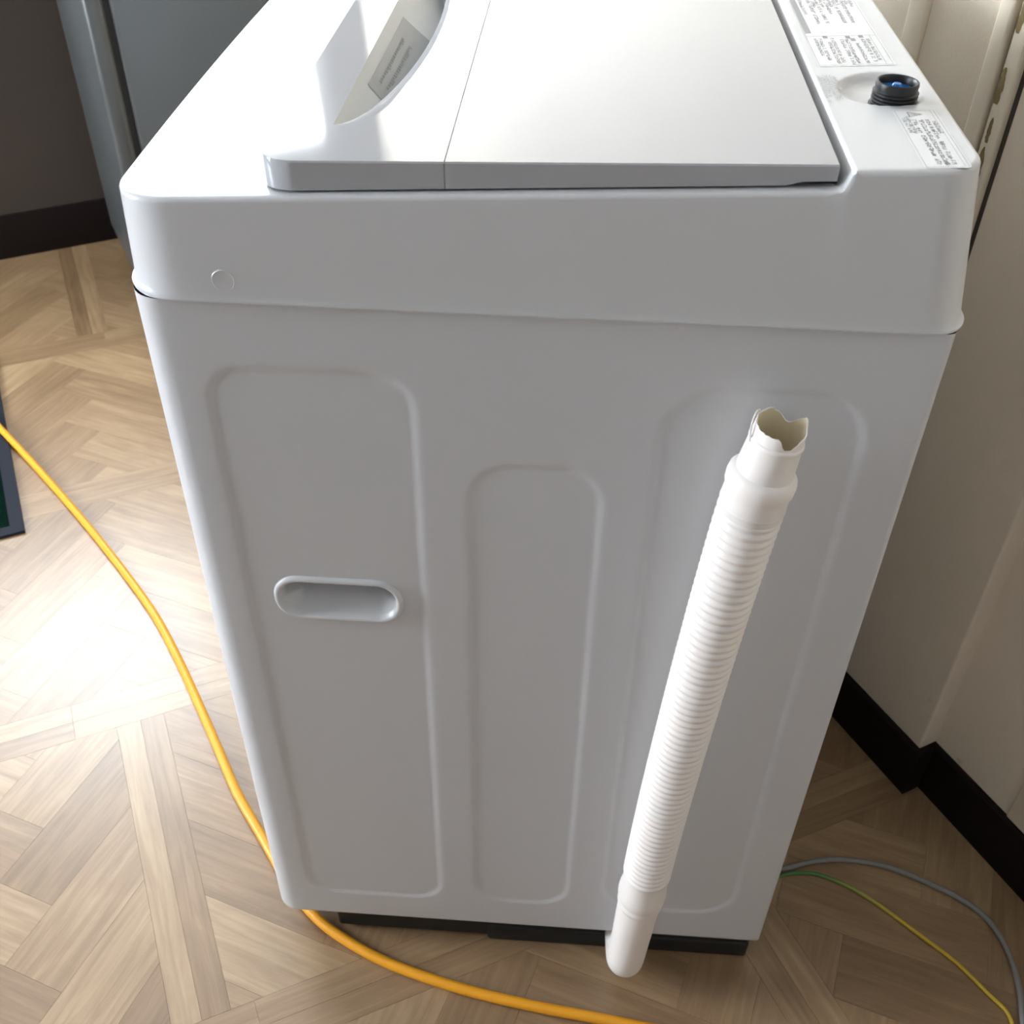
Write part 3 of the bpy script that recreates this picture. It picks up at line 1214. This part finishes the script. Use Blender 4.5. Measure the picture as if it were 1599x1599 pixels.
def rec_patch(bm, f0, f1, ya, yb, nf, ny, lift):
    vs = []
    for j in range(ny + 1):
        y = ya + (yb - ya) * j / ny
        row = []
        for i in range(nf + 1):
            f = f0 + (f1 - f0) * i / nf
            p = rec_point(f, y)
            d = rec_point(f + 0.01, y) - p
            n = Vector((-d.z, 0, d.x)).normalized()
            row.append(bm.verts.new(p + n * lift))
        vs.append(row)
    for a, b in zip(vs, vs[1:]):
        for k in range(nf):
            bm.faces.new((a[k], a[k + 1], b[k + 1], b[k]))


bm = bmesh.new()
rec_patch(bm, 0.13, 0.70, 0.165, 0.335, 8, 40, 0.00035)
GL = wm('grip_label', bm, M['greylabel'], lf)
bm = bmesh.new()
rr_ = random.Random(9)
for f in (0.22, 0.33):
    y = 0.185
    while y < 0.29:
        l = rr_.uniform(0.002, 0.005)
        rec_patch(bm, f, f + rr_.uniform(0.03, 0.055), y, y + l, 1, 1, 0.0006)
        y += l + rr_.uniform(0.0008, 0.0025)
wm('printed_text', bm, M['greyink'], GL, smooth=False)

# --- water inlet: threaded black socket with a blue filter
zi = z_top(INX) - 0.0052
bm = bmesh.new()
K, KZ = 0.84, 0.60
prof = [(0.0195, 0.0), (0.0195, 0.0015)]
for k in range(4):
    zz = 0.0030 + k * 0.0038
    prof += [(0.0168, zz), (0.0183, zz + 0.0009), (0.0183, zz + 0.0019), (0.0168, zz + 0.0028)]
prof += [(0.0168, 0.0200), (0.0172, 0.0240), (0.0168, 0.0268), (0.0160, 0.0276), (0.0150, 0.0270), (0.0140, 0.0240), (0.0135, 0.0120)]
rings = [[bm.verts.new((INX + K * r * math.cos(2 * math.pi * k / 40), INY + K * r * math.sin(2 * math.pi * k / 40), zi + KZ * z)) for k in range(40)] for r, z in prof]
for a, b in zip(rings, rings[1:]):
    for k in range(40):
        bm.faces.new((a[k], a[(k + 1) % 40], b[(k + 1) % 40], b[k]))
INL = wm('water_inlet', bm, M['thread'], angle=40)
bm = bmesh.new()
prof = [(0.0001, 0.0252), (0.0030, 0.0246), (0.0042, 0.0225), (0.0048, 0.0200), (0.0070, 0.0195), (0.0138, 0.0190)]
rings = [[bm.verts.new((INX + K * r * math.cos(2 * math.pi * k / 24), INY + K * r * math.sin(2 * math.pi * k / 24), zi + KZ * z)) for k in range(24)] for r, z in prof]
for a, b in zip(rings, rings[1:]):
    for k in range(24):
        bm.faces.new((b[k], b[(k + 1) % 24], a[(k + 1) % 24], a[k]))
f = wm('filter', bm, M['blue'], INL)
f['label'] = 'blue filter inside the black inlet'

# --- round blanking plug on the collar, and a small printed dash on the front rim
bm = bmesh.new()
prof = [(0.0080, 0.0010), (0.0080, -0.0008), (0.0074, -0.0014), (0.0068, -0.0009), (0.0060, -0.0006), (0.0001, -0.0010)]
rings = [[bm.verts.new((0.0625 + r * math.cos(2 * math.pi * k / 32), y - 0.0012, 0.8695 + r * math.sin(2 * math.pi * k / 32))) for k in range(32)] for r, y in prof]
for a, b in zip(rings, rings[1:]):
    for k in range(32):
        bm.faces.new((a[k], a[(k + 1) % 32], b[(k + 1) % 32], b[k]))
bmesh.ops.recalc_face_normals(bm, faces=bm.faces)
wm('plug', bm, M['plastic'], FRAME)
bm = bmesh.new()
quad(bm, 0.0235 - DX, 0.0290 - DX, 0.1185 - DY, 0.1198 - DY, lambda x, y: z_rim(x) + 0.0004)
wm('printed_mark', bm, M['inkpale'], FRAME, smooth=False)

# --- drain hose: comes out under the cabinet, turns up the side, cut open at its top
HY = -0.0285
ctrl = [(0.393, 0.050, 0.0330), (0.3935, 0.020, 0.0300), (0.394, -0.006, 0.0330), (0.3945, -0.022, 0.0420), (0.3950, HY, 0.0620), (0.3965, HY, 0.105),
        (0.3990, HY, 0.170), (0.4010, HY, 0.215), (0.4040, HY, 0.300), (0.4085, HY, 0.400), (0.4140, HY, 0.500), (0.4190, HY, 0.580),
        (0.4240, HY, 0.650), (0.4290, HY, 0.710), (0.4335, HY, 0.750), (0.4405, HY, 0.800)]
path = catmull(ctrl, 60)
L = [0.0]
for a, b in zip(path, path[1:]):
    L.append(L[-1] + (b - a).length)


def at_z(z):
    """path point (upper, vertical part) at height z"""
    for i in range(len(path) - 1, 0, -1):
        if path[i - 1].z <= z <= path[i].z:
            t = (z - path[i - 1].z) / max(1e-9, path[i].z - path[i - 1].z)
            return path[i - 1].lerp(path[i], t), (path[i] - path[i - 1]).normalized()
    return path[-1].copy(), (path[-1] - path[-2]).normalized()


def lathe_on_path(stops, seg=40, cap0=False, cap1=False):
    pts = [at_z(z)[0] for z, r in stops]
    return tube_bm(pts, [r for z, r in stops], seg, cap0, cap1)


# corrugated length
stops = []
z = 0.232
PITCH = 0.0079
while z < 0.722:
    for q, r in ((0.0, 0.0222), (0.14, 0.0226), (0.30, 0.0238), (0.5, 0.0243), (0.70, 0.0238), (0.86, 0.0226)):
        stops.append((z + q * PITCH, r))
    z += PITCH
HOSE = wm('drain_hose', lathe_on_path(stops), M['hose'], angle=70)
HOSE['label'] = 'ivory corrugated drain hose up the side panel, top cut open'
# upper collar with a step, and the torn neck
stops = [(0.7175, 0.0224), (0.7200, 0.0236), (0.7260, 0.0240), (0.7370, 0.0236), (0.7400, 0.0240), (0.7425, 0.0250), (0.7480, 0.0252), (0.7520, 0.0246), (0.7545, 0.0226), (0.7560, 0.0208)]
wm('collar', lathe_on_path(stops), M['hose'], HOSE, angle=40)
stops = [(0.7550, 0.0209), (0.7600, 0.0203), (0.7700, 0.0196), (0.7780, 0.0190), (0.7800, 0.0192), (0.7815, 0.0196), (0.7832, 0.0193), (0.7840, 0.0184)]
bm = lathe_on_path(stops, 48)
# torn edge: outer wall goes up unevenly, then folds inside
p0, d0 = at_z(0.784)
NX = Vector((1, 0, 0))
NX = (NX - d0 * NX.dot(d0)).normalized()
NB = d0.cross(NX)
rt = random.Random(21)
hts = []
for k in range(48):
    a = 360 * k / 48              # 0 = +x, 90 = away from the camera, 270 = towards it
    h = 0.0085 + 0.0065 * math.exp(-((a - 20) / 16) ** 2) + 0.0045 * math.exp(-((a - 165) / 18) ** 2) + 0.004 * math.exp(-((a - 115) / 22) ** 2)
    h -= 0.0050 * math.exp(-((a - 62) / 15) ** 2)
    h -= 0.0075 * math.exp(-((a - 285) / 24) ** 2) - 0.0030 * math.exp(-((a - 258) / 9) ** 2)
    hts.append(max(0.0012, h + rt.uniform(-0.0006, 0.0006)))
DIRY = NB if NB.y > 0 else -NB


def rp(k, r, h):
    a = 2 * math.pi * k / 48
    return p0 + d0 * h + NX * (r * math.cos(a)) + DIRY * (r * math.sin(a))


def addring(bm, r, hf):
    return [bm.verts.new(rp(k, r, hf(k))) for k in range(48)]


o1 = addring(bm, 0.0184, lambda k: 0.0)
o2 = addring(bm, 0.0180, lambda k: hts[k] * 0.6)
o3 = addring(bm, 0.0178, lambda k: hts[k])
o4 = addring(bm, 0.0169, lambda k: hts[k] - 0.0003)
for a, b in ((o1, o2), (o2, o3), (o3, o4)):
    for k in range(48):
        bm.faces.new((a[k], a[(k + 1) % 48], b[(k + 1) % 48], b[k]))
bmesh.ops.recalc_face_normals(bm, faces=bm.faces)
NECK = wm('torn_neck', bm, M['hose'], HOSE, angle=50)
NECK['label'] = 'torn open top end of the hose'
bm = bmesh.new()
i1 = addring(bm, 0.0169, lambda k: hts[k] - 0.0003)
i2 = addring(bm, 0.0166, lambda k: -0.004)
i3 = addring(bm, 0.0166, lambda k: -0.030)
for a, b in ((i1, i2), (i2, i3)):
    for k in range(48):
        bm.faces.new((a[k], b[k], b[(k + 1) % 48], a[(k + 1) % 48]))
bm.faces.new(i3)
wm('hose_lining', bm, M['hose_in'], HOSE, angle=50)
# thin torn strip standing beside the neck
sp = [rp(26, 0.0196, -0.004), rp(25, 0.0205, 0.004), rp(24, 0.0202, 0.011), rp(22, 0.0188, 0.0145), rp(20, 0.0178, 0.0135)]
wm('torn_strip', tube_bm(catmull(sp, 5), 0.0007, 8), M['hose'], NECK)
# lower cuff with its ridges, and the smooth sleeve turning under the cabinet
stops = [(0.2330, 0.0222), (0.2345, 0.0228), (0.2250, 0.0229), (0.2130, 0.0230), (0.2060, 0.0243), (0.1990, 0.0249), (0.1920, 0.0246), (0.1880, 0.0232), (0.1850, 0.0226), (0.1825, 0.0234), (0.1795, 0.0236), (0.1765, 0.0226)]
stops = sorted(stops, key=lambda q: q[0])
wm('cuff', lathe_on_path(stops), M['hose'], HOSE, angle=40)
lowp = [p for p in path if p.z < 0.18 or p.y > -0.02][::6]
pts = [p for p in lowp if p.z <= 0.179]
rad = [0.0204 + 0.0016 * sstep(0.05, 0.18, p.z) for p in pts]
wm('sleeve', tube_bm(pts, rad, 40, True, False), M['hose'], HOSE, angle=50)

# ------------------------------------------------------------------ cables on the floor
def cable(name, pts2, r, material, label, cat, zf=None, seg=12):
    P3 = [(p[0], p[1], (zf(p) if zf else r + 0.0002)) for p in pts2]
    c = catmull(P3, 8)
    o = obj(name, tube_bm(c, r, seg, ref=Vector((0, 0, 1))), material)
    return tag(o, label, cat)


MAT_S1, MAT_U0 = -0.190, 0.889            # the mat's near right corner (room coordinates)


def over_mat(p):
    w = Vector((p[0], p[1], 0))
    s, u = w.dot(E1), w.dot(E2)
    k = sstep(MAT_S1 + 0.05, MAT_S1 - 0.01, s) if False else (1 - sstep(MAT_S1 - 0.002, MAT_S1 + 0.05, s))
    k *= sstep(MAT_U0 - 0.06, MAT_U0, u)
    return 0.0062 + 0.0002 + 0.0085 * k


orange = [(-1.25, 1.42), (-1.06, 1.235), (-0.9079, 1.0777), (-0.7729, 0.9497), (-0.6525, 0.8391), (-0.5194, 0.7072), (-0.413, 0.5955), (-0.3286, 0.5003), (-0.2675, 0.4181),
          (-0.2156, 0.3418), (-0.1586, 0.2553), (-0.1132, 0.1857), (-0.0629, 0.1216), (-0.0161, 0.062), (0.0272, 0.0194), (0.0687, -0.0067), (0.1181, -0.029),
          (0.1805, -0.0474), (0.2407, -0.0602), (0.307, -0.070), (0.3649, -0.0766), (0.4149, -0.083), (0.4715, -0.0895), (0.56, -0.108), (0.64, -0.155), (0.67, -0.27), (0.64, -0.48), (0.56, -0.80), (0.50, -1.20), (0.52, -1.60)]
cable('extension_cable', orange, 0.0062, M['orange'], 'thick orange-yellow cable curving across the floor under the washing machine front', 'cable', over_mat)
grey = [(0.545, 0.160), (0.560, 0.128), (0.6017, 0.1293), (0.6314, 0.1394), (0.6728, 0.147), (0.7282, 0.142), (0.7723, 0.1247), (0.815, 0.1021), (0.8415, 0.0743), (0.8531, 0.0347), (0.8524, -0.0113), (0.8453, -0.0476), (0.842, -0.085), (0.845, -0.14), (0.86, -0.26), (0.90, -0.45), (0.93, -0.70), (0.90, -1.00)]
cable('grey_cable', grey, 0.0034, M['greycable'], 'grey cable looping on the floor from behind the washing machine', 'cable')
yel = [(0.570, 0.108), (0.6017, 0.1215), (0.6337, 0.1255), (0.6603, 0.1185), (0.6892, 0.1038), (0.7166, 0.0836), (0.7491, 0.0552), (0.7865, 0.0221), (0.8143, -0.0126), (0.8320, -0.0365), (0.8300, -0.060), (0.812, -0.10), (0.795, -0.17), (0.785, -0.28), (0.80, -0.45), (0.83, -0.66)]
cable('earth_wire', yel, 0.0023, M['earth'], 'thin green and yellow earth wire on the floor behind the washing machine', 'wire')

# ------------------------------------------------------------------ mat at the left edge
c = E1 * MAT_S1 + E2 * MAT_U0
mt = tag(empty('floor_mat', (c.x, c.y, 0), A30 - math.radians(1.2)), 'dark green mat with a grey border lying on the floor under the orange cable', 'mat')
MW, ML, MB, MH = 0.45, 0.60, 0.022, 0.0065
bm = bmesh.new()
for (x0, x1, y0, y1) in ((-MW, 0, 0, MB), (-MW, 0, ML - MB, ML), (-MB, 0, MB, ML - MB), (-MW, -MW + MB, MB, ML - MB)):
    add_box(bm, x0, x1, y0, y1, 0.0002, MH)
bmesh.ops.remove_doubles(bm, verts=bm.verts, dist=1e-6)
b_ = obj('border', bm, M['matborder'], mt)
b_['label'] = 'grey border'
obj('pile', box_bm(-MW + MB + 0.0003, -MB - 0.0003, MB + 0.0003, ML - MB - 0.0003, 0.0003, MH - 0.002, bevel=0.0008), M['matpile'], mt)

# ------------------------------------------------------------------ grey refrigerator in the far corner
FS, FU0, FU1, FH = 0.150, 1.42, 1.925, 1.16
fr_o = E1 * 0.45 + E2 * ((FU0 + FU1) / 2)
FRG = tag(empty('refrigerator', (fr_o.x, fr_o.y, 0), A30), 'dark grey refrigerator with a pale rounded door edge behind the washing machine', 'refrigerator')


def frp(name, bm, m, angle=35):
    for v in bm.verts:
        v.co -= Vector((0.45, (FU0 + FU1) / 2, 0))
    return obj(name, bm, m, FRG, True, angle)


frp('body', box_bm(FS + 0.046, 0.785, FU0, FU1, 0.035, FH, bevel=0.008), M['fridge'])
frp('gasket', box_bm(FS + 0.034, FS + 0.048, FU0 + 0.006, FU1 - 0.006, 0.055, FH - 0.012), M['black'])
frp('door', box_bm(FS, FS + 0.036, FU0 - 0.001, FU1, 0.045, 0.755, bevel=0.012), M['fridgedoor'])
frp('freezer_door', box_bm(FS, FS + 0.036, FU0 - 0.001, FU1, 0.765, FH, bevel=0.012), M['fridgedoor'])
for (a, b) in ((FS + 0.08, FU0 + 0.04), (FS + 0.08, FU1 - 0.07), (0.73, FU0 + 0.04), (0.73, FU1 - 0.07)):
    frp('foot', box_bm(a, a + 0.03, b, b + 0.03, 0.0, 0.037, bevel=0.002), M['black'])
